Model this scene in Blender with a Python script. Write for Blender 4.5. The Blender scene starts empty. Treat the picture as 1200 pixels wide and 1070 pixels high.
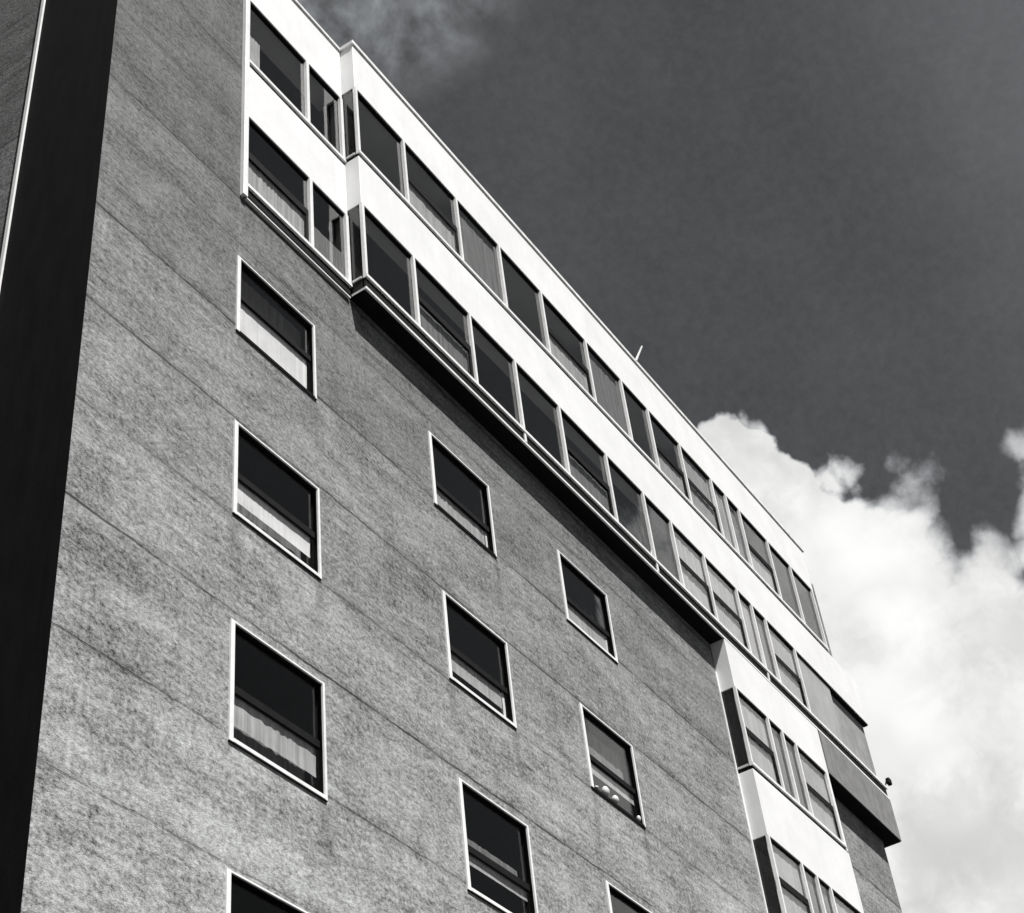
import bpy, bmesh, math, random
from mathutils import Vector, Matrix
random.seed(7)
scene = bpy.context.scene
col = scene.collection
R = math.radians

# ------------------------------------------------------------------ materials
def nodes_of(m):
    m.use_nodes = True
    nt = m.node_tree
    return nt, nt.nodes, nt.links

class G:
    """small helper for building node graphs"""
    def __init__(self, nt): self.nt = nt; self.n = nt.nodes; self.l = nt.links
    def put(self, sock, v):
        if isinstance(v, bpy.types.NodeSocket): self.l.new(v, sock)
        else: sock.default_value = v
    def math(self, op, a, b=None, c=None, clamp=False):
        x = self.n.new('ShaderNodeMath'); x.operation = op; x.use_clamp = clamp
        self.put(x.inputs[0], a)
        if b is not None: self.put(x.inputs[1], b)
        if c is not None: self.put(x.inputs[2], c)
        return x.outputs[0]
    def noise(self, vec, scale, detail=4, rough=.55, dist=0.0, col=False):
        x = self.n.new('ShaderNodeTexNoise')
        if vec is not None: self.l.new(vec, x.inputs['Vector'])
        x.inputs['Scale'].default_value = scale; x.inputs['Detail'].default_value = detail
        x.inputs['Roughness'].default_value = rough; x.inputs['Distortion'].default_value = dist
        return x.outputs['Color'] if col else x.outputs['Fac']
    def voronoi(self, vec, scale, smooth=.4, detail=0):
        x = self.n.new('ShaderNodeTexVoronoi'); x.feature = 'SMOOTH_F1'
        self.l.new(vec, x.inputs['Vector']); x.inputs['Scale'].default_value = scale
        x.inputs['Smoothness'].default_value = smooth; x.inputs['Detail'].default_value = detail
        return x.outputs['Distance']
    def vscale(self, vec, s):
        x = self.n.new('ShaderNodeVectorMath'); x.operation = 'MULTIPLY'
        self.l.new(vec, x.inputs[0]); x.inputs[1].default_value = s
        return x.outputs[0]
    def step(self, v, a, b, lo=0.0, hi=1.0, smooth=True):
        x = self.n.new('ShaderNodeMapRange'); x.interpolation_type = 'SMOOTHSTEP' if smooth else 'LINEAR'
        self.put(x.inputs[0], v); self.put(x.inputs[1], a); self.put(x.inputs[2], b)
        self.put(x.inputs[3], lo); self.put(x.inputs[4], hi)
        return x.outputs[0]
    def mix(self, f, a, b):
        x = self.n.new('ShaderNodeMix'); x.data_type = 'FLOAT'
        self.put(x.inputs[0], f); self.put(x.inputs[2], a); self.put(x.inputs[3], b)
        return x.outputs[0]
    def grey(self, v, tint=(1, 1, 1)):
        x = self.n.new('ShaderNodeCombineColor')
        for i in range(3): self.put(x.inputs[i], self.math('MULTIPLY', v, tint[i]) if tint[i] != 1 else v)
        return x.outputs[0]
    def ramp(self, v, pts, interp='LINEAR'):
        x = self.n.new('ShaderNodeValToRGB'); self.l.new(v, x.inputs[0])
        cr = x.color_ramp; cr.interpolation = interp
        while len(cr.elements) < len(pts): cr.elements.new(.5)
        for e, (p, c) in zip(cr.elements, pts): e.position = p; e.color = (c, c, c, 1)
        s = self.n.new('ShaderNodeSeparateColor'); self.l.new(x.outputs[0], s.inputs[0])
        return s.outputs[0]
    def pos(self): return self.n.new('ShaderNodeNewGeometry').outputs['Position']
    def sep(self, v):
        x = self.n.new('ShaderNodeSeparateXYZ'); self.l.new(v, x.inputs[0]); return x.outputs
    def bump(self, h, s, d=.01):
        x = self.n.new('ShaderNodeBump'); x.inputs['Strength'].default_value = s; x.inputs['Distance'].default_value = d
        self.l.new(h, x.inputs['Height']); return x.outputs[0]

def start(name):
    m = bpy.data.materials.new(name); nt, n, l = nodes_of(m)
    return m, G(nt), n['Principled BSDF']

def mat_wall(name, dark=1.0):
    m, g, b = start(name)
    p = g.pos(); x, y, z = g.sep(p)
    # tone differs from one concrete lift to the next, darker towards the top
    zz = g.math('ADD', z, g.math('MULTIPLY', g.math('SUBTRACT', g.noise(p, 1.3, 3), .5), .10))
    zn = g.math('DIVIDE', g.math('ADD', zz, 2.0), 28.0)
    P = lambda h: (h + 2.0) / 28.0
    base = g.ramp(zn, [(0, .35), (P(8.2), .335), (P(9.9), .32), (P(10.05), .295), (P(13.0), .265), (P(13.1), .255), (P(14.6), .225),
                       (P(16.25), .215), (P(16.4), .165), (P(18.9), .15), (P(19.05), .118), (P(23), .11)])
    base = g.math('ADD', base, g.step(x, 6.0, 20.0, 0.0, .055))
    # grain of the scraped render, blotches, faint vertical water streaks
    sq = g.vscale(p, (.88, 1, 1.15))
    grain = g.noise(sq, 17, 4, .75)
    fine = g.noise(sq, 58, 2, .6)
    blot = g.noise(g.vscale(p, (.6, .6, 1.6)), .9, 5, .6, .6)
    blot2 = g.noise(g.vscale(p, (1, 1, 2.6)), 3.4, 5, .65, .4)
    streak = g.noise(g.vscale(p, (2.6, 2.6, .14)), 1.6, 4, .6)
    f = g.math('ADD', g.step(grain, .3, .7, -.66, .66, False), g.step(fine, .3, .7, -.24, .24, False))
    f = g.math('ADD', f, g.step(blot, .3, .7, -.34, .30, False))
    f = g.math('ADD', f, g.step(blot2, .3, .7, -.34, .28, False))
    f = g.math('ADD', f, g.step(streak, .35, .7, .06, -.12, False))
    # long horizontal trowel streaks, in patches
    tro = g.noise(g.vscale(p, (.45, .45, 3.6)), 3.2, 5, .65, .3)
    f = g.math('ADD', f, g.math('MULTIPLY', g.step(tro, .32, .68, -.30, .16, False), g.step(g.noise(p, .45, 3), .35, .62, .25, 1.0)))
    # dark pits and pale chips
    f = g.math('ADD', f, g.step(g.noise(sq, 30, 3, .6), .70, .78, 0, -.4))
    f = g.math('ADD', f, g.step(g.noise(g.vscale(p, (1, 1.3, 1)), 24, 3, .6), .71, .78, 0, .35))
    v = g.math('MULTIPLY', base, g.math('ADD', f, 1.0))
    # horizontal day joints, irregular and partly filled
    wob = g.math('MULTIPLY', g.math('SUBTRACT', g.noise(p, 2.2, 4), .5), .07)
    zj = g.math('ADD', z, wob)
    lines = None
    for h, s, w in ((22.1, .55, .014), (20.6, .4, .012), (18.98, .85, .016), (18.0, .5, .02), (16.33, .85, .018), (14.66, .75, .018), (13.06, .55, .02), (11.66, .9, .016),
                    (10.0, .7, .016), (8.47, .5, .014), (6.9, .5, .014)):
        d = g.math('ABSOLUTE', g.math('SUBTRACT', zj, h))
        k = g.math('MULTIPLY', g.step(d, w * .6, w * 1.9, 1, 0), s)
        # a softer dirty halo along the joint
        k = g.math('MAXIMUM', k, g.step(d, 0, .14, .26, 0))
        lines = k if lines is None else g.math('MAXIMUM', lines, k)
    broken = g.step(g.noise(g.vscale(p, (.8, .8, 3)), .9, 4, .7), .36, .56, .38, 1.0)
    lines = g.math('MULTIPLY', lines, broken)
    # one fine vertical joint below the left end of the bay
    vj = g.math('MULTIPLY', g.step(g.math('ABSOLUTE', g.math('SUBTRACT', x, 2.62)), .006, .02, .22, 0), g.step(z, 17.75, 17.8, 0, 1))
    v = g.math('MULTIPLY', v, g.math('ADD', 1.0, vj))
    v = g.math('MULTIPLY', v, g.math('SUBTRACT', 1.0, g.math('MULTIPLY', lines, .88)))
    # run-off stains below the window corners
    st = None
    xw = g.math('ADD', x, g.math('MULTIPLY', g.math('SUBTRACT', g.noise(g.vscale(p, (1, 1, .8)), 2.5, 3), .5), .25))
    for sx, sz, ln, wd in ((4.22, 13.05, 1.3, .10), (4.22, 9.9, 1.4, .12), (8.7, 13.0, 1.2, .10), (8.72, 16.2, 1.1, .08), (7.1, 13.0, 1.0, .1), (12.4, 12.9, 1.2, .10),
                           (2.6, 13.0, 1.2, .12), (4.22, 16.2, 1.0, .1), (10.85, 13.0, .9, .08)):
        dx = g.math('ABSOLUTE', g.math('SUBTRACT', xw, sx))
        k = g.math('MULTIPLY', g.step(dx, wd * .2, wd * 1.5, 1, 0), g.math('MULTIPLY', g.step(z, sz - ln, sz, 0, 1), g.step(z, sz, sz + .02, 1, 0)))
        st = k if st is None else g.math('MAXIMUM', st, k)
    v = g.math('MULTIPLY', v, g.math('SUBTRACT', 1.0, g.math('MULTIPLY', st, .32)))
    v = g.math('MULTIPLY', v, dark)
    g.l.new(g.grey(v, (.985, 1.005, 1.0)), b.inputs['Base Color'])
    b.inputs['Roughness'].default_value = .95
    h = g.math('SUBTRACT', g.math('ADD', grain, g.math('MULTIPLY', fine, .5)), g.math('MULTIPLY', lines, 1.2))
    g.l.new(g.bump(h, .55, .02), b.inputs['Normal'])
    return m

def mat_paint(name, v0, rough=.55, dirt=.10, scale=3.0, bump=.08, streak=.5):
    m, g, b = start(name)
    p = g.pos()
    a = g.noise(p, scale, 5, .6)
    s = g.noise(g.vscale(p, (3.2, 3.2, .35)), 2.2, 4, .6)
    f = g.math('ADD', g.step(a, .35, .75, dirt * .4, -dirt, False), g.step(s, .45, .75, 0, -dirt * streak * 2, False))
    f = g.math('ADD', f, g.step(g.noise(p, 40, 2), .3, .7, -.03, .03, False))
    v = g.math('MULTIPLY', v0, g.math('ADD', 1.0, f), clamp=True)
    g.l.new(g.grey(v), b.inputs['Base Color'])
    b.inputs['Roughness'].default_value = rough
    if v0 < .02: b.inputs['Specular IOR Level'].default_value = .12
    g.l.new(g.bump(g.noise(p, 60, 3), bump, .004), b.inputs['Normal'])
    return m

def mat_cladding(name):
    m, g, b = start(name)
    p = g.pos()
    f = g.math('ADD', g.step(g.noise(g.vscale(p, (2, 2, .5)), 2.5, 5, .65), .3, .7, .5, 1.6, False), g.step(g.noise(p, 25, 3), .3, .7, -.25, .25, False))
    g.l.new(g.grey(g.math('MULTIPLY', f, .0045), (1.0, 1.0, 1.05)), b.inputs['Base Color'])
    b.inputs['Roughness'].default_value = .8
    b.inputs['Specular IOR Level'].default_value = .08
    return m

def mat_fabric(name, v0, var=.25):
    m, g, b = start(name)
    p = g.pos()
    f = g.math('ADD', g.step(g.noise(g.vscale(p, (9, 9, .3)), 2.0, 3, .6), .3, .7, -var, var, False), g.step(g.noise(p, 5, 4), .3, .7, -.08, .08, False))
    g.l.new(g.grey(g.math('MULTIPLY', v0, g.math('ADD', 1, f), clamp=True)), b.inputs['Base Color'])
    b.inputs['Roughness'].default_value = .95
    return m

def mat_glass(name, tint=.95, wav=.35):
    m = bpy.data.materials.new(name); nt, n, l = nodes_of(m); g = G(nt)
    n.remove(n['Principled BSDF'])
    out = n['Material Output']
    p = g.pos()
    nrm = g.bump(g.noise(p, 1.6, 2, .5), wav, .01)
    tr = n.new('ShaderNodeBsdfTransparent'); tr.inputs[0].default_value = (tint, tint, tint, 1)
    gl = n.new('ShaderNodeBsdfGlossy'); gl.inputs['Roughness'].default_value = .015
    l.new(nrm, gl.inputs['Normal'])
    # Schlick reflectance, the same from both faces of the pane
    ge = n.new('ShaderNodeNewGeometry'); dp = n.new('ShaderNodeVectorMath'); dp.operation = 'DOT_PRODUCT'
    l.new(nrm, dp.inputs[0]); l.new(ge.outputs['Incoming'], dp.inputs[1])
    cs = g.math('ABSOLUTE', dp.outputs['Value'])
    fr = g.math('ADD', .03, g.math('MULTIPLY', .75, g.math('POWER', g.math('SUBTRACT', 1.0, cs, clamp=True), 5.0)))
    mx = n.new('ShaderNodeMixShader'); l.new(fr, mx.inputs[0]); l.new(tr.outputs[0], mx.inputs[1]); l.new(gl.outputs[0], mx.inputs[2])
    l.new(mx.outputs[0], out.inputs[0])
    return m

def mat_obscured(name):
    # patterned glazing: pale, half matt, half mirroring the sky
    m, g, b = start(name)
    p = g.pos()
    v = g.step(g.noise(g.vscale(p, (1.2, 1, .8)), 1.6, 4, .6), .3, .7, 0.26, .38, False)
    g.l.new(g.grey(v, (.98, 1.0, 1.0)), b.inputs['Base Color'])
    b.inputs['Roughness'].default_value = .35
    return m

M = dict(
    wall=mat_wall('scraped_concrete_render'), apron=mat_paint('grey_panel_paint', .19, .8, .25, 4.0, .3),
    loggia=mat_paint('pale_grey_render', .27, .9, .25, 2.5, .3),
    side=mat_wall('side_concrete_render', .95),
    white=mat_paint('white_paint', .74, .6, .08, 1.6, .08, .28), trim=mat_paint('white_joinery', .80, .45, .10, 9.0),
    coping=mat_paint('pale_coping', .72, .7, .2, 5.0), ret=mat_paint('white_return_paint', .74, .6, .06, 3.0),
    soffit=mat_paint('shade_black_soffit', .012, .9, .3, 3.0), black=mat_paint('black_steel', .008, .7, .3, 8.0),  # soffit near black: shade of the underside is put into its colour
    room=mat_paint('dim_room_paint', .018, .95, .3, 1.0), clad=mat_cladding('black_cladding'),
    glass=mat_glass('window_glass'), obscured=mat_obscured('patterned_glass'),
    cur_white=mat_fabric('white_cotton', .78, .08), cur_grey=mat_fabric('grey_cotton', .42, .25), cur_dim=mat_fabric('dim_net', .17, .4),
    roof=mat_paint('roof_felt', .12, .9, .3, 2.0), metal=mat_paint('pale_metal', .55, .4, .2, 9.0), ball=mat_paint('pale_glaze', .6, .4, .15, 30.0),
)

# ------------------------------------------------------------------ mesh helpers
WORLD = {}
class MB:
    def __init__(self): self.bm = bmesh.new()
    def box(self, x0, x1, y0, y1, z0, z1, bev=0.0):
        v = [self.bm.verts.new((x, y, z)) for z in (z0, z1) for y in (y0, y1) for x in (x0, x1)]
        fs = [self.bm.faces.new([v[i] for i in q]) for q in ((0, 2, 3, 1), (4, 5, 7, 6), (0, 1, 5, 4), (2, 6, 7, 3), (0, 4, 6, 2), (1, 3, 7, 5))]
        if bev > 0:
            es = list({e for f in fs for e in f.edges})
            bmesh.ops.bevel(self.bm, geom=es, offset=bev, segments=1, affect='EDGES')
        return self
    def quad(self, *pts):
        self.bm.faces.new([self.bm.verts.new(p) for p in pts]); return self
    def tube(self, a, b, r0, r1=None, n=10):
        a, b = Vector(a), Vector(b); r1 = r0 if r1 is None else r1
        d = (b - a).normalized(); u = d.orthogonal().normalized(); w = d.cross(u)
        A, B = [], []
        for i in range(n):
            t = 2 * math.pi * i / n; o = u * math.cos(t) + w * math.sin(t)
            A.append(self.bm.verts.new(a + o * r0)); B.append(self.bm.verts.new(b + o * r1))
        for i in range(n):
            j = (i + 1) % n; self.bm.faces.new((A[i], A[j], B[j], B[i]))
        self.bm.faces.new(A[::-1]); self.bm.faces.new(B)
        return self
    def lathe(self, c, prof, n=16):
        rings = []
        for r, z in prof:
            rings.append([self.bm.verts.new((c[0] + r * math.cos(2 * math.pi * i / n), c[1] + r * math.sin(2 * math.pi * i / n), c[2] + z)) for i in range(n)])
        for A, B in zip(rings, rings[1:]):
            for i in range(n):
                j = (i + 1) % n; self.bm.faces.new((A[i], A[j], B[j], B[i]))
        self.bm.faces.new(rings[0][::-1]); self.bm.faces.new(rings[-1])
        return self
    def build(self, name, mat, parent=None, smooth=False, pivot=None):
        bmesh.ops.recalc_face_normals(self.bm, faces=self.bm.faces)
        vs = self.bm.verts
        if pivot is None:
            mn = [min(v.co[i] for v in vs) for i in range(3)]; mx = [max(v.co[i] for v in vs) for i in range(3)]
            pivot = Vector(((mn[0] + mx[0]) / 2, (mn[1] + mx[1]) / 2, mn[2]))
        pivot = Vector(pivot)
        for v in vs: v.co -= pivot
        me = bpy.data.meshes.new(name); self.bm.to_mesh(me); self.bm.free()
        me.materials.append(M[mat])
        if smooth:
            for p in me.polygons: p.use_smooth = True
        o = bpy.data.objects.new(name, me); col.objects.link(o)
        WORLD[o.name] = pivot
        if parent is not None:
            o.parent = parent; o.location = pivot - WORLD[parent.name]
        else: o.location = pivot
        return o
def tag(o, label=None, cat=None, group=None, kind=None):
    for k, v in (('label', label), ('category', cat), ('group', group), ('kind', kind)):
        if v: o[k] = v
    return o
def empty(name, loc):
    o = bpy.data.objects.new(name, None); col.objects.link(o); o.location = loc; WORLD[o.name] = Vector(loc)
    o.empty_display_size = .5
    return o

def curtain(x0, x1, y, z0, z1, mat, parent, fold=.11, amp=.018, name='curtain', flat=False):
    b = MB(); n = max(8, int((x1 - x0) / .012)); rows = 4
    ph = random.uniform(0, 6); amp = .0045 * (.3 if flat else 1)
    grid = []
    for r in range(rows + 1):
        z = z0 + (z1 - z0) * r / rows; line = []
        for i in range(n + 1):
            x = x0 + (x1 - x0) * i / n
            e = .5 + .5 * math.sin(x * 6.1 + ph * 1.7)
            yy = y + amp * e * math.sin(2 * math.pi * x / fold * (1 + .08 * math.sin(x * 2.3 + ph)) + ph) + amp * .6 * math.sin(x * 23 + ph * 2) + .003 * math.sin(r * 1.7 + x * 3)
            line.append(b.bm.verts.new((x, yy, z)))
        grid.append(line)
    for r in range(rows):
        for i in range(n):
            b.bm.faces.new((grid[r][i], grid[r][i + 1], grid[r + 1][i + 1], grid[r + 1][i]))
    return b.build(name, mat, parent, smooth=True)

# ------------------------------------------------------------------ ground
GZ = -1.6
g_ = MB(); g_.quad((-600, -600, GZ), (600, -600, GZ), (600, 600, GZ), (-600, 600, GZ))
M['ground'] = mat_paint('dark_pavement', .03, .9, .35, .6, .3)
tag(g_.build('ground', 'ground'), kind='structure')

# ------------------------------------------------------------------ the building
bl = empty('apartment_building', (12.4, 6.0, GZ))
tag(bl, 'tall concrete block with white banded glazed storeys overhanging its windowed wall', 'building')

XR, TOP, DEPTH = 24.75, 25.35, 13.0
ROWS = [(16.25, 17.71), (13.10, 14.60), (9.93, 11.52), (6.83, 8.41)]
COLS = [(2.57, 4.24), (7.05, 8.71), (10.79, 12.43)]

# front wall, one mesh with real openings
def front_wall():
    b = MB(); T = .16
    rects = [(c[0], c[1], r[0], r[1]) for c in COLS for r in ROWS]
    rects += [(2.74, 23.4, 22.30, 24.40), (2.74, 22.85, 19.24, 21.28)]      # behind the glazed storeys
    rects += [(16.95, 20.9, s - .15, h + .12) for s, h in ((16.25, 17.95), (13.14, 14.72), (10.03, 11.62))]
    xs = sorted({0.0, XR, *[v for c in rects for v in c[:2]]})
    zs = sorted({GZ, TOP, *[v for c in rects for v in c[2:]]})
    def hole(xa, xb, za, zb):
        mx, mz = (xa + xb) / 2, (za + zb) / 2
        return any(c[0] < mx < c[1] and c[2] < mz < c[3] for c in rects)
    vs = {}
    def V(x, y, z):
        k = (round(x, 4), y, round(z, 4))
        if k not in vs: vs[k] = b.bm.verts.new((x, y, z))
        return vs[k]
    for xa, xb in zip(xs, xs[1:]):
        for za, zb in zip(zs, zs[1:]):
            if hole(xa, xb, za, zb): continue
            else:
                b.bm.faces.new((V(xa, 0, za), V(xb, 0, za), V(xb, 0, zb), V(xa, 0, zb)))
                b.bm.faces.new((V(xa, T, za), V(xa, T, zb), V(xb, T, zb), V(xb, T, za)))
    for xa, xb, za, zb in rects:      # reveals
        b.quad((xa, 0, za), (xa, T, za), (xa, T, zb), (xa, 0, zb)); b.quad((xb, 0, za), (xb, 0, zb), (xb, T, zb), (xb, T, za))
        b.quad((xa, 0, za), (xb, 0, za), (xb, T, za), (xa, T, za)); b.quad((xa, 0, zb), (xa, T, zb), (xb, T, zb), (xb, 0, zb))
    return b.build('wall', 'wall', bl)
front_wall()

# the return round the left corner: a black clad strip, a white trim, then render
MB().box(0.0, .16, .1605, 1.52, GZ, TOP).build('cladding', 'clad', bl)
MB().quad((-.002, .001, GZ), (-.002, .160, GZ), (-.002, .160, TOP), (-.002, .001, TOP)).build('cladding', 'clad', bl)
MB().box(-.03, .10, 1.521, 1.575, GZ, TOP).build('corner_trim', 'trim', bl)
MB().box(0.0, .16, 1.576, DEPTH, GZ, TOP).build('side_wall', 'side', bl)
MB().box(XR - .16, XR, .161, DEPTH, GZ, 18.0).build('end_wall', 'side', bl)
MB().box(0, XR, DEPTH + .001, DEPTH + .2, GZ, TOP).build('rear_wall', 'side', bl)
MB().box(.17, 23.3, .45, DEPTH - .01, TOP - .25, TOP - .05).build('roof', 'roof', bl)

# --- the single windows in the wall
def wall_window(c, r, spec):
    x0, x1 = COLS[c]; z0, z1 = ROWS[r]; WL, WR, P = .062, .034, -.022
    f = MB()
    f.box(x0 - .005, x0 + WL, P, .004, z0 - .004, z1 + .005)
    f.box(x1 - WR, x1 + .005, P, .004, z0 - .004, z1 + .005)
    f.box(x0 + WL + .0005, x1 - WR - .0005, P + .002, .003, z1 - .020, z1 + .003)
    w = f.build('window', 'trim', bl)
    light = spec.get('sill') == 'white'
    MB().box(x0 + WL + .0005, x1 - WR - .0005, P - .003, .06, z0 - .002, z0 + (.045 if light else .012)).build('sill', 'trim' if light else 'black', w)
    MB().box(x0 - .004, x1 + .004, P + .001, -.0008, z0 - (.020 if light else .030), z0 - .0045).build('sill_shade_strip', 'soffit', w)  # black strip standing for the underside and the shadow line below the sill
    W = .03
    # dark lining, the dim room behind
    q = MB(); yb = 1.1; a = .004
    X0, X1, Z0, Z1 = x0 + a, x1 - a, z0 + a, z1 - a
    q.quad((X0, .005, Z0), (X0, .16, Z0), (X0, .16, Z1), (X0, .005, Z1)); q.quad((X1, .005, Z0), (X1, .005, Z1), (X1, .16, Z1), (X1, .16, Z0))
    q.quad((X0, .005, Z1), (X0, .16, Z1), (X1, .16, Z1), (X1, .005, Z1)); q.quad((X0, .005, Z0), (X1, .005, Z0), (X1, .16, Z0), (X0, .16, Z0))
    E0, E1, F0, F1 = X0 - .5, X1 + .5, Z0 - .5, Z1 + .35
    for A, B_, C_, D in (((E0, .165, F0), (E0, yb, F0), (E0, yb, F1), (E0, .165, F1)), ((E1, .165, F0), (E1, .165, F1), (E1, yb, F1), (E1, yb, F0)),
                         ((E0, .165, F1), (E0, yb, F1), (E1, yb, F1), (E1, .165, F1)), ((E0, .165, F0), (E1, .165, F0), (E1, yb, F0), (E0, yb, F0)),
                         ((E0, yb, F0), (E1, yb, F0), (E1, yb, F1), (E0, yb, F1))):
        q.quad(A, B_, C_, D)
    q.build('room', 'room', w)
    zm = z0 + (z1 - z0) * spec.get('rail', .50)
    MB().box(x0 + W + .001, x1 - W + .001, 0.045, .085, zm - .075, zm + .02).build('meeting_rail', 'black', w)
    ga, gb = x0 + W * .6, x1 - W * .5
    MB().box(ga, gb, .052, .056, zm + .0205, z1 - .006).build('pane', 'glass', w)
    MB().box(ga, gb, .076, .080, z0 + .006, zm - .0755).build('pane', 'glass', w)
    cm = spec.get('cur')
    if cm:
        zb = z0 + (z1 - z0) * spec.get('gap', 0.01) + .005
        curtain(x0 + .03, x1 - spec.get('short', .04), .097, zb, zm - .05, cm, w, flat=spec.get('flat', False), fold=spec.get('fold', .11))
        if spec.get('edge'):
            curtain(x1 - spec['short'] + .002, x1 - spec['short'] + .06, .090, z0 + .01, zm - .05, 'cur_white', w)
        if spec.get('gap', 0) > .05 and spec.get('lower'):
            curtain(x0 + .03, x1 - .05, .26, z0 + .01, zb + .25, spec['lower'], w)
    if spec.get('upper'):
        curtain(x0 + .03, x1 - .05, .20, zm + .02, z1 - spec.get('updrop', .1), spec['upper'], w)
    return w
SPEC = {
    (0, 0): dict(cur='cur_white', flat=True, rail=.57, short=.06, upper='cur_dim', updrop=.02), (0, 1): dict(cur='cur_white', gap=.23, rail=.50, flat=True, short=.07, lower='cur_dim', sill='white'),
    (0, 2): dict(cur='cur_grey', gap=.20, rail=.49, lower='cur_dim', sill='white', fold=.14), (0, 3): dict(cur='cur_grey', gap=.1),
    (1, 0): dict(cur='cur_grey', rail=.40, short=.12, edge=True), (1, 1): dict(cur='cur_grey', gap=.20, rail=.45, short=.14, edge=True, flat=True, sill='white'),
    (1, 2): dict(cur='cur_grey', gap=.30, rail=.44, flat=True, upper='cur_dim', updrop=.62, sill='white'), (1, 3): dict(cur='cur_grey', gap=.2),
    (2, 0): dict(cur='cur_grey', gap=.13, rail=.43, short=.14, edge=True, flat=True, sill='white'), (2, 1): dict(cur='cur_grey', gap=.27, rail=.45, flat=True, upper='cur_dim', updrop=.15),
    (2, 2): dict(cur='cur_grey', gap=.1), (2, 3): dict(cur='cur_grey'),
}
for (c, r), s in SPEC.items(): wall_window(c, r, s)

# --- glazed bays
YB = -.32      # front plane of the bays
YL = -.045     # front plane of the set-back left length

def band(x0, x1, y, zs, zh, mull, left=None, sill_gap=0.0, specs=(), name='window_band', end_l=True, end_r=True, mw=.056, depth=1.6):
    """one storey of glazing: sill ledge is the part, mullions / panes / curtains are its sub-parts"""
    b = MB(); b.box(x0 + .0, x1, y - .026, y + .05, zs - .065, zs)
    w = b.build(name, 'trim', bl)
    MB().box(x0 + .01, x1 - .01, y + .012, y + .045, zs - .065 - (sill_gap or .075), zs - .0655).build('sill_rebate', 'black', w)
    MB().box(x0 + .01, x1 - .01, y + .018, y + .09, zh - .03, zh - .001).build('head_rail', 'black', w)
    xs = [x0] + list(mull) + [x1]
    for i, x in enumerate(xs):
        if (i == 0 and not end_l) or (i == len(xs) - 1 and not end_r): continue
        a = x if i == 0 else x - mw / 2
        if i == len(xs) - 1: a = x - mw
        hgt = zs - .07 - sill_gap if (sill_gap and i in (3, 6, 10)) else zs
        MB().box(a, a + mw, y - .012, y + .046, zs + .0005, zh - .0005).build('mullion', 'trim', w)
        if hgt < zs: MB().box(a, a + mw, y - .012, y + .011, hgt, zs - .066).build('mullion', 'trim', w)
    for i, (a, c) in enumerate(zip(xs, xs[1:])):
        sp = specs[i] if i < len(specs) else ''
        pm = 'obscured' if 'o' in sp else 'glass'
        tilt = random.uniform(-.004, .004)
        MB().box(a + .03, c - .03, y + .048 + tilt, y + .053 + tilt, zs + .002, zh - .002).build('pane', pm, w)
        hz = zh - zs
        if 'b' in sp:      # black bar in place of the shadow edge across the pane
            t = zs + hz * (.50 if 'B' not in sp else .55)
            MB().box(a + mw / 2 + .002, c - mw / 2 - .002, y + .028, y + .047, t - .11, t + .035).build('shadow_bar', 'black', w)
            MB().box(c - mw / 2 - .06, c - mw / 2 - .002, y + .03, y + .046, zs + .003, t - .111).build('casement_stile', 'black', w)
        if 'g' in sp: curtain(a + .04, c - .05, y + .085, zs + .01, zs + hz * .46, 'cur_grey', w)
        if 'd' in sp: curtain(a + .04, c - .05, y + .10, zs + .01, zh - .05, 'cur_dim', w)
        if 'D' in sp: curtain(a + .04, c - .05, y + .11, zs + .01, zs + hz * .47, 'cur_dim', w)
        if 'l' in sp: curtain(a + .04, c - .05, y + .088, zs + .01, zh - .05, 'cur_grey', w)
        if 'h' in sp: curtain(a + .02, a + (c - a) * .30, y + .15, zs + .01, zs + hz * .62, 'cur_grey', w)
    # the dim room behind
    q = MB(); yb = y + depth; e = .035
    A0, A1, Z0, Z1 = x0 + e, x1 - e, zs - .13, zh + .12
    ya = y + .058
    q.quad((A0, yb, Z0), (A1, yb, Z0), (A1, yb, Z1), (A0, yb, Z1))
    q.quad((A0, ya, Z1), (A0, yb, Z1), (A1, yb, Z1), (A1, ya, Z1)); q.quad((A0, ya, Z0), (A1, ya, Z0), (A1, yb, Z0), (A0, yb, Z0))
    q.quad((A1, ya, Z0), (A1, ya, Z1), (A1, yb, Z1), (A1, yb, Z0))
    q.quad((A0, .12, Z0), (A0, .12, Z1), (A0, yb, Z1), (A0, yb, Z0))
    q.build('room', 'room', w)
    return w

XL, XB, XT, XE = 2.60, 5.15, 23.5, 25.05
S1, H1 = 22.50, 24.26     # top storey: sill, head
S2, H2 = 19.44, 21.14     # storey below
ZB = 19.10                # underside of the bay
PT = 25.62                # top of parapet

# wall behind is hidden by the bays' boxes; spandrels and parapet are solid white bands
def solid(name, mat, x0, x1, y0, y1, z0, z1, bev=.006, parent=bl):
    return MB().box(x0, x1, y0, y1, z0, z1, bev).build(name, mat, parent)

# left length (set back)
solid('parapet', 'white', XL, XB - .001, YL, .42, 24.12, PT - .10)
solid('coping', 'coping', XL - .01, XB - .035, YL - .03, .45, PT - .099, PT - .02)
solid('spandrel', 'white', XL + .1, XB - .001, YL, -.001, 21.0, 22.43 - .14)
jl = solid('end_frame', 'trim', XL, XL + .098, YL - .03, -.001, S2 - .40, 24.119, .004)
# main length
solid('parapet', 'white', XB, XT + .05, YB, .42, H1 + .0, PT - .10)
solid('coping', 'coping', XB - .03, XT + .09, YB - .03, .45, PT - .099, PT)
solid('spandrel', 'white', XB, XE, YB, -.001, H2, S1 - .14)
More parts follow.
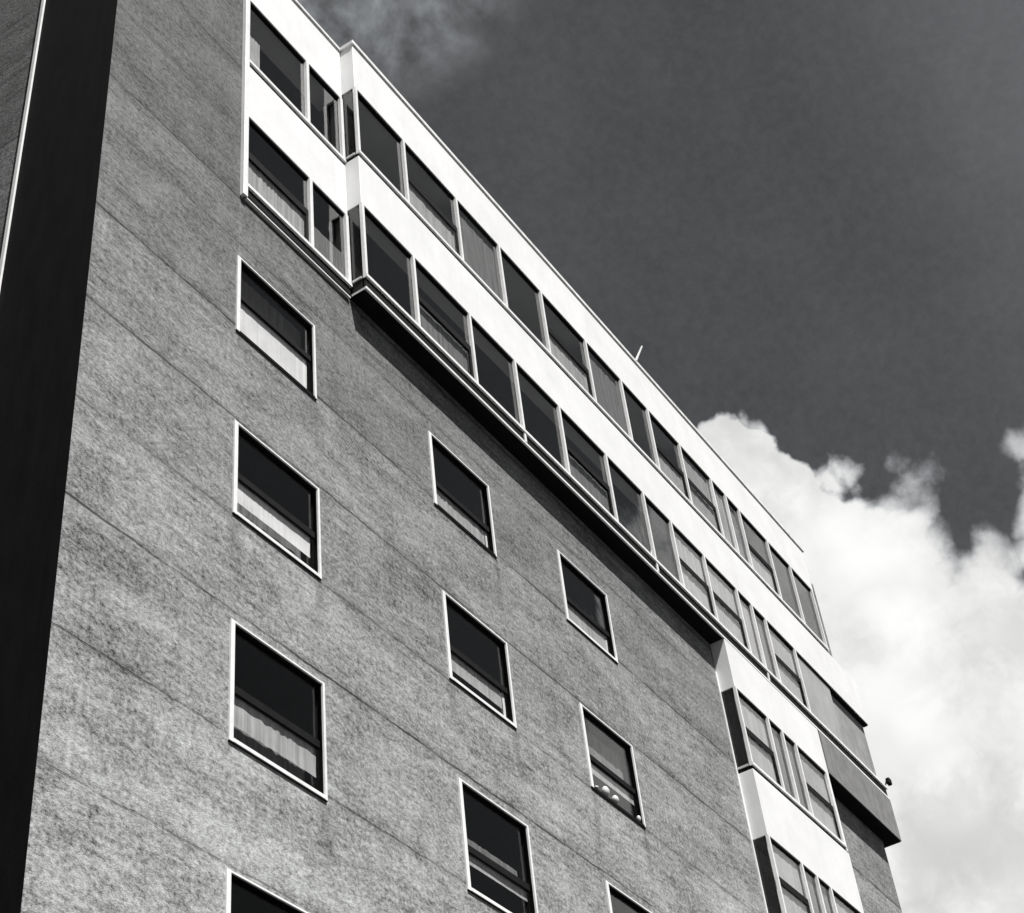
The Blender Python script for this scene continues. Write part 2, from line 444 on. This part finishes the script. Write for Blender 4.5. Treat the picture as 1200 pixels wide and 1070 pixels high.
# corner terrace parapet and its shaded end
solid('bottom_trim', 'trim', XB - .004, XE + .02, YB - .006, YB + .03, ZB, ZB + .055, .003)
solid('bottom_trim', 'trim', XL + .06, XB - .034, YL - .004, -.001, ZB - .06, ZB - .035, .0)
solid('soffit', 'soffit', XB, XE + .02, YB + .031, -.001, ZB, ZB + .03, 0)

top_specs = ['', 'bgD', 'd', '', 'bg', 'd', '', 'bgD', 'bl', 'l', 'd', 'bg', '', '']
low_specs = ['', 'bD', '', '', 'bD', '', '', 'bl', 'bl', 'l', 'd', 'bl', 'o']
ML = [6.56, 8.20, 9.62, 11.1, 12.78, 14.2, 15.32, 16.72, 18.18, 18.88, 19.55, 21.0, 22.23]
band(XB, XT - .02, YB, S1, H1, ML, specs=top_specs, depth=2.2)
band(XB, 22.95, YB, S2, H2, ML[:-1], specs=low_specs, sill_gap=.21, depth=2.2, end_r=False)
# ledge continues along the corner loggia
MB().box(22.951, XE + .02, YB - .026, YB + .05, S2 - .065, S2).build('ledge', 'trim', bl)
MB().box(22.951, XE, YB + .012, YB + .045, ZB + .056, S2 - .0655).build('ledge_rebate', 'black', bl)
solid('loggia_wall', 'loggia', 22.95, XE - .04, YB + .13, 0.3, S2 - .001, H2 - .001, 0)
solid('loggia_joint', 'trim', 22.97, 22.995, YB + .118, YB + .1299, S2 + .001, H2 - .25, 0)
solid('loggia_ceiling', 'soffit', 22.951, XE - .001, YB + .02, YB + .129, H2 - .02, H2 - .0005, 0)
# left length glazing
S1L, H1L, S2L, H2L = 22.43, 24.12, 19.37, 21.0
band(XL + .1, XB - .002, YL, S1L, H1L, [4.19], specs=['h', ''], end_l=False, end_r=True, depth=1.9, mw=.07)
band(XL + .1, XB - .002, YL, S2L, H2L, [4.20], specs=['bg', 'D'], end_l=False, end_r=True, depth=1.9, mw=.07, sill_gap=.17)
# return (left cheek of the main length): dark glass at window height, white at the bands
def cheek(x, zs, zh):
    f = MB(); f.box(x - .012, x + .03, YB + .075, YL - .03, zs - .055, zs - .012)
    w = f.build('return_window', 'metal', bl)
    MB().box(x + .014, x + .018, YB + .07, YL - .012, zs - .01, zh - .002).build('pane', 'glass', w)
    MB().box(x + .01, x + .016, YB + .07, YL - .012, zs - .14, zs - .056).build('sill_rebate', 'black', w)
    MB().box(x + .022, x + .03, YB + .071, YL - .013, zs - .13, zh - .003).build('dark_backing', 'black', w)  # black sheet added behind the pane, stands in for the dark inside
    return w
cheek(XB, S1, H1); cheek(XB, S2, H2)
MB().box(XB - .003, XB + .03, YB + .031, YL - .001, ZB, ZB + .05).build('bottom_trim', 'metal', bl)
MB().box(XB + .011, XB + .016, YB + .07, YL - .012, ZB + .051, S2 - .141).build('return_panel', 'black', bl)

# grey apron below the bay at its right end, wrapping round the corner
ap = MB(); ap.box(21.22, XE + .05, YB - .002, -.0015, 18.04, ZB - .001)
ap.box(XR + .001, XE + .05, 0, 5.0, 18.04, ZB - .001)
ap.build('apron', 'apron', bl)
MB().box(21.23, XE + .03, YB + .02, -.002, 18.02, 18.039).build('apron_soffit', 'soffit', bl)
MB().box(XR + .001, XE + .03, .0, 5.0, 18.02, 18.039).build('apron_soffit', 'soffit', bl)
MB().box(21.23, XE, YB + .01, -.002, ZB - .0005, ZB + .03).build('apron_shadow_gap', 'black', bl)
# side of the bay round the right corner (seen only from further right)
solid('end_spandrel', 'white', XE - .10, XE, 0.0, 5.0, H2, S1 - .14)
MB().box(XE - .10, XE - .03, .301, 5.0, ZB + .0, H2 - .001).build('end_glazing', 'loggia', bl)
# corner terrace: railing wall top
solid('terrace_floor', 'roof', XT, XE - .101, .0, 5.0, H2 + .2, H2 + .35, 0)

# lower bay under the right part
LX0, LX1 = 16.84, 21.16
LB = [(16.25, 17.95), (13.14, 14.72), (10.03, 11.62)]
zt = ZB - .001
solid('bay_band', 'white', LX0, LX1, YB, -.001, LB[0][1], zt)
for i, (s, h) in enumerate(LB):
    zlow = LB[i + 1][1] if i + 1 < len(LB) else 8.4
    solid('bay_band', 'white', LX0, LX1, YB, -.001, zlow, s - .14)
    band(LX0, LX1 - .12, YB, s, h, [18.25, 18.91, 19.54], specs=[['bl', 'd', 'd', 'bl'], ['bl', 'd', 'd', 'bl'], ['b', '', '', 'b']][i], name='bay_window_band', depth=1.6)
    MB().box(LX1 - .12, LX1 - .06, YB - .012, -.001, s - .13, h - .0005).build('bay_end_frame', 'trim', bl)
    c = MB(); c.box(LX0 - .010, LX0 + .03, YB + .075, -.03, s - .055, s - .012)
    w = c.build('return_window', 'metal', bl)
    MB().box(LX0 + .014, LX0 + .018, YB + .07, -.012, s - .01, h - .002).build('pane', 'glass', w)
    MB().box(LX0 + .01, LX0 + .016, YB + .07, -.012, s - .14, s - .056).build('sill_rebate', 'black', w)
    MB().box(LX0 + .022, LX0 + .03, YB + .071, -.013, s - .13, h - .003).build('dark_backing', 'black', w)  # same added black sheet, keeps the lower return pane dark
MB().box(LX0 - .055, LX0 - .001, -.018, -.001, 8.4, 18.42).build('bay_jamb', 'trim', bl)

# small rod on the parapet
rod = MB(); rod.tube((15.2, YB - .01, PT - .02), (15.74, YB - .01, 26.5), .03, .02)
rod.build('roof_rod', 'metal', bl)
# a small bracket lamp on the ledge's right end
fl = MB(); fl.tube((XE - .02, YB - .0, S2 + .005), (XE + .05, YB - .03, S2 + .16), .015)
fl.box(XE + .0, XE + .16, YB - .13, YB - .03, S2 + .06, S2 + .22, .02)
fl.build('ledge_lamp', 'black', bl)
# small pale catch on the sill ledge of the lower storey
ct = MB(); ct.tube((14.02, YB - .01, S2 + .002), (14.02, YB - .012, S2 + .10), .012); ct.tube((14.02, YB - .012, S2 + .10), (14.10, YB - .012, S2 + .125), .012)
ct.build('window_catch', 'trim', bl)

# pale round pots standing on one window sill
z0 = ROWS[1][0] + .043
def pot(x, r, h, label):
    b = MB(); b.lathe((x, .005, z0), [(r * .55, 0), (r * .85, h * .18), (r, h * .45), (r * .92, h * .7), (r * .6, h * .92), (r * .45, h)], 16)
    return tag(b.build('round_pot', 'ball', None, True), label, 'pot', 'pale pots on one sill')
pot(10.98, .035, .05, 'low pale pot at the left end of the sill with pots')
pot(11.26, .065, .16, 'tall round pale pot on the window sill, brightest of its row')
pot(11.55, .06, .13, 'middle-sized round grey pot beside the brightest pot on the sill')
pot(12.28, .035, .10, 'small pale pot standing alone at the right end of the sill')

# ------------------------------------------------------------------ light
AZ, EL = 20.0, 60.7
sd = Vector((-math.sin(R(AZ)) * math.cos(R(EL)), -math.cos(R(AZ)) * math.cos(R(EL)), math.sin(R(EL))))
sl = bpy.data.lights.new('sun', 'SUN'); sl.energy = 4.9; sl.angle = R(.5); sl.color = (1.0, .99, .97)
so = bpy.data.objects.new('sun', sl); col.objects.link(so); so.location = (-20, -60, 80)
so.rotation_euler = sd.to_track_quat('Z', 'Y').to_euler()

world = bpy.data.worlds.new('World'); scene.world = world; world.use_nodes = True
nt = world.node_tree; g = G(nt); bg = nt.nodes['Background']
sky = nt.nodes.new('ShaderNodeTexSky'); sky.sky_type = 'NISHITA'; sky.sun_disc = False
sky.sun_elevation = R(EL); sky.sun_rotation = R(180 + AZ); sky.air_density = 1.0; sky.dust_density = .6; sky.ozone_density = 1.0
sc_ = nt.nodes.new('ShaderNodeSeparateColor'); nt.links.new(sky.outputs[0], sc_.inputs[0])
red = sc_.outputs[0]                                  # black and white film behind a red filter
d = nt.nodes.new('ShaderNodeTexCoord').outputs['Generated']
x, y, z = g.sep(d)
az = g.math('MULTIPLY', g.math('ARCTAN2', x, y), 180 / math.pi)
el = g.math('MULTIPLY', g.math('ARCSINE', z), 180 / math.pi)
# the top edge of the cumulus bank, elevation over azimuth
pts = [(-180, 5), (-120, 4), (-60, 5), (0, 12), (30, 20), (50, 36), (62, 37.0), (67.0, 37.0), (68.6, 40.3), (69.6, 41.7), (70.4, 42.2), (71.6, 42.3), (72.8, 42.2), (73.8, 41.8), (74.4, 40.9), (75.0, 40.1), (75.9, 39.2),
       (76.5, 38.6), (77.5, 38.5), (78.7, 38.0), (79.7, 37.4), (80.6, 36.2), (81.1, 34.8), (81.6, 34.8), (82.0, 36.9), (84, 38.0), (92, 39), (104, 40.5), (111, 40.5), (116, 36), (125, 18), (150, 6), (180, 5)]  # unseen stretch beyond the view, added so the right-hand panes mirror cloud
fc = nt.nodes.new('ShaderNodeFloatCurve'); cm = fc.mapping; cu = cm.curves[0]
cm.use_clip = False
for i, (a, e) in enumerate(pts):
    px, py = (a + 180) / 360, e / 90
    if i == 0: cu.points[0].location = (px, py)
    elif i == len(pts) - 1: cu.points[-1].location = (px, py)
    else: cu.points.new(px, py)
for p_ in cu.points: p_.handle_type = 'AUTO_CLAMPED'
cm.update()
nt.links.new(g.math('DIVIDE', g.math('ADD', az, 180.0), 360.0), fc.inputs['Value'])
edge = g.math('MULTIPLY', fc.outputs[0], 90.0)
warp = nt.nodes.new('ShaderNodeVectorMath'); warp.operation = 'MULTIPLY_ADD'
nt.links.new(g.noise(d, 26, 4, .55, col=True), warp.inputs[0]); warp.inputs[1].default_value = (.035,) * 3; nt.links.new(d, warp.inputs[2])
dw = warp.outputs[0]
v1 = g.voronoi(dw, 24, .12); v2 = g.voronoi(dw, 62, .12)
bil = g.math('SUBTRACT', .30, g.math('MULTIPLY', g.math('MULTIPLY', v1, v1), 1.5))      # rounded heads, sharp clefts
bil = g.math('ADD', bil, g.math('SUBTRACT', .10, g.math('MULTIPLY', g.math('MULTIPLY', v2, v2), .5)))
fb = g.math('SUBTRACT', g.noise(d, 34, 7, .6), .5)
dis = g.math('ADD', g.math('MULTIPLY', bil, g.step(az, 72, 77, 2.0, 2.6)), g.math('MULTIPLY', fb, g.step(az, 72.0, 78.0, .7, 2.6)))
dd = g.math('ADD', g.math('SUBTRACT', edge, el), dis)
softn = g.step(az, 74.0, 79.0, .35, 1.5)
cov = g.step(dd, g.math('MULTIPLY', softn, -.6), softn)
tone = g.step(g.noise(dw, 11, 6, .6), .32, .60, .74, 1.0)
tone = g.math('MULTIPLY', tone, g.step(v1, .25, .75, 1.0, .90))
tone = g.math('MULTIPLY', tone, g.step(g.noise(d, 4.5, 4, .5), .35, .6, .93, 1.0))
soft_edge = g.step(dd, 0, 5.0, .94, 1.0)
cl = g.math('MULTIPLY', g.math('MULTIPLY', tone, soft_edge), .625)
# thin high wisps, thicker towards one patch of sky
c0 = Vector((math.sin(R(57)) * math.cos(R(59.8)), math.cos(R(57)) * math.cos(R(59.8)), math.sin(R(59.8))))
dt = nt.nodes.new('ShaderNodeVectorMath'); dt.operation = 'DOT_PRODUCT'; nt.links.new(d, dt.inputs[0]); dt.inputs[1].default_value = c0
wp = g.step(dt.outputs['Value'], math.cos(R(6.0)), math.cos(R(1.5)))
wn = g.step(g.noise(g.vscale(d, (1.0, 1.3, 1.0)), 15, 7, .6, .25), .32, .74)
wisp = g.math('MULTIPLY', g.math('MULTIPLY', wp, wn), .26)
c1 = g.step(az, 80, 92, 0.0, .032)
mott = g.math('ADD', g.step(g.noise(d, 9, 6, .65), .3, .7, .88, 1.12, False), g.step(g.noise(d, 160, 3, .7), .3, .7, -.10, .10, False))
base = g.math('MULTIPLY', g.math('ADD', g.math('MULTIPLY', red, .008), .040), mott)
base = g.math('ADD', g.math('ADD', base, wisp), c1)
# below the horizon: plain dull grey
val = g.mix(cov, base, cl)
lowm = g.step(el, -2.0, 1.0)
val = g.mix(lowm, .03, val)
cc = nt.nodes.new('ShaderNodeCombineColor')
for i, t in enumerate(((.97, 1.0), (1.01, 1.0), (1.06, .985))):
    nt.links.new(g.math('MULTIPLY', val, g.mix(cov, t[0], t[1])), cc.inputs[i])
nt.links.new(cc.outputs[0], bg.inputs[0]); bg.inputs[1].default_value = 1.0

# ------------------------------------------------------------------ camera
cam = bpy.data.cameras.new('camera'); co = bpy.data.objects.new('camera', cam); col.objects.link(co)
rot = Matrix(((0.545516, -0.513253, -0.662558), (-0.832488, -0.423174, -0.357614), (-0.096831, 0.746656, -0.658125)))
co.matrix_world = Matrix.Translation((-8.9008, -9.9997, 0.0)) @ rot.to_4x4()
cam.sensor_fit = 'HORIZONTAL'; cam.sensor_width = 36; cam.lens = 58.9206
cam.shift_x = -0.002554; cam.shift_y = 0.026604
cam.clip_start = .1; cam.clip_end = 3000
scene.camera = co

scene.view_settings.view_transform = 'Standard'; scene.view_settings.look = 'None'
scene.view_settings.exposure = .7; scene.view_settings.gamma = 1
scene.cycles.max_bounces = 8; scene.cycles.transparent_max_bounces = 16
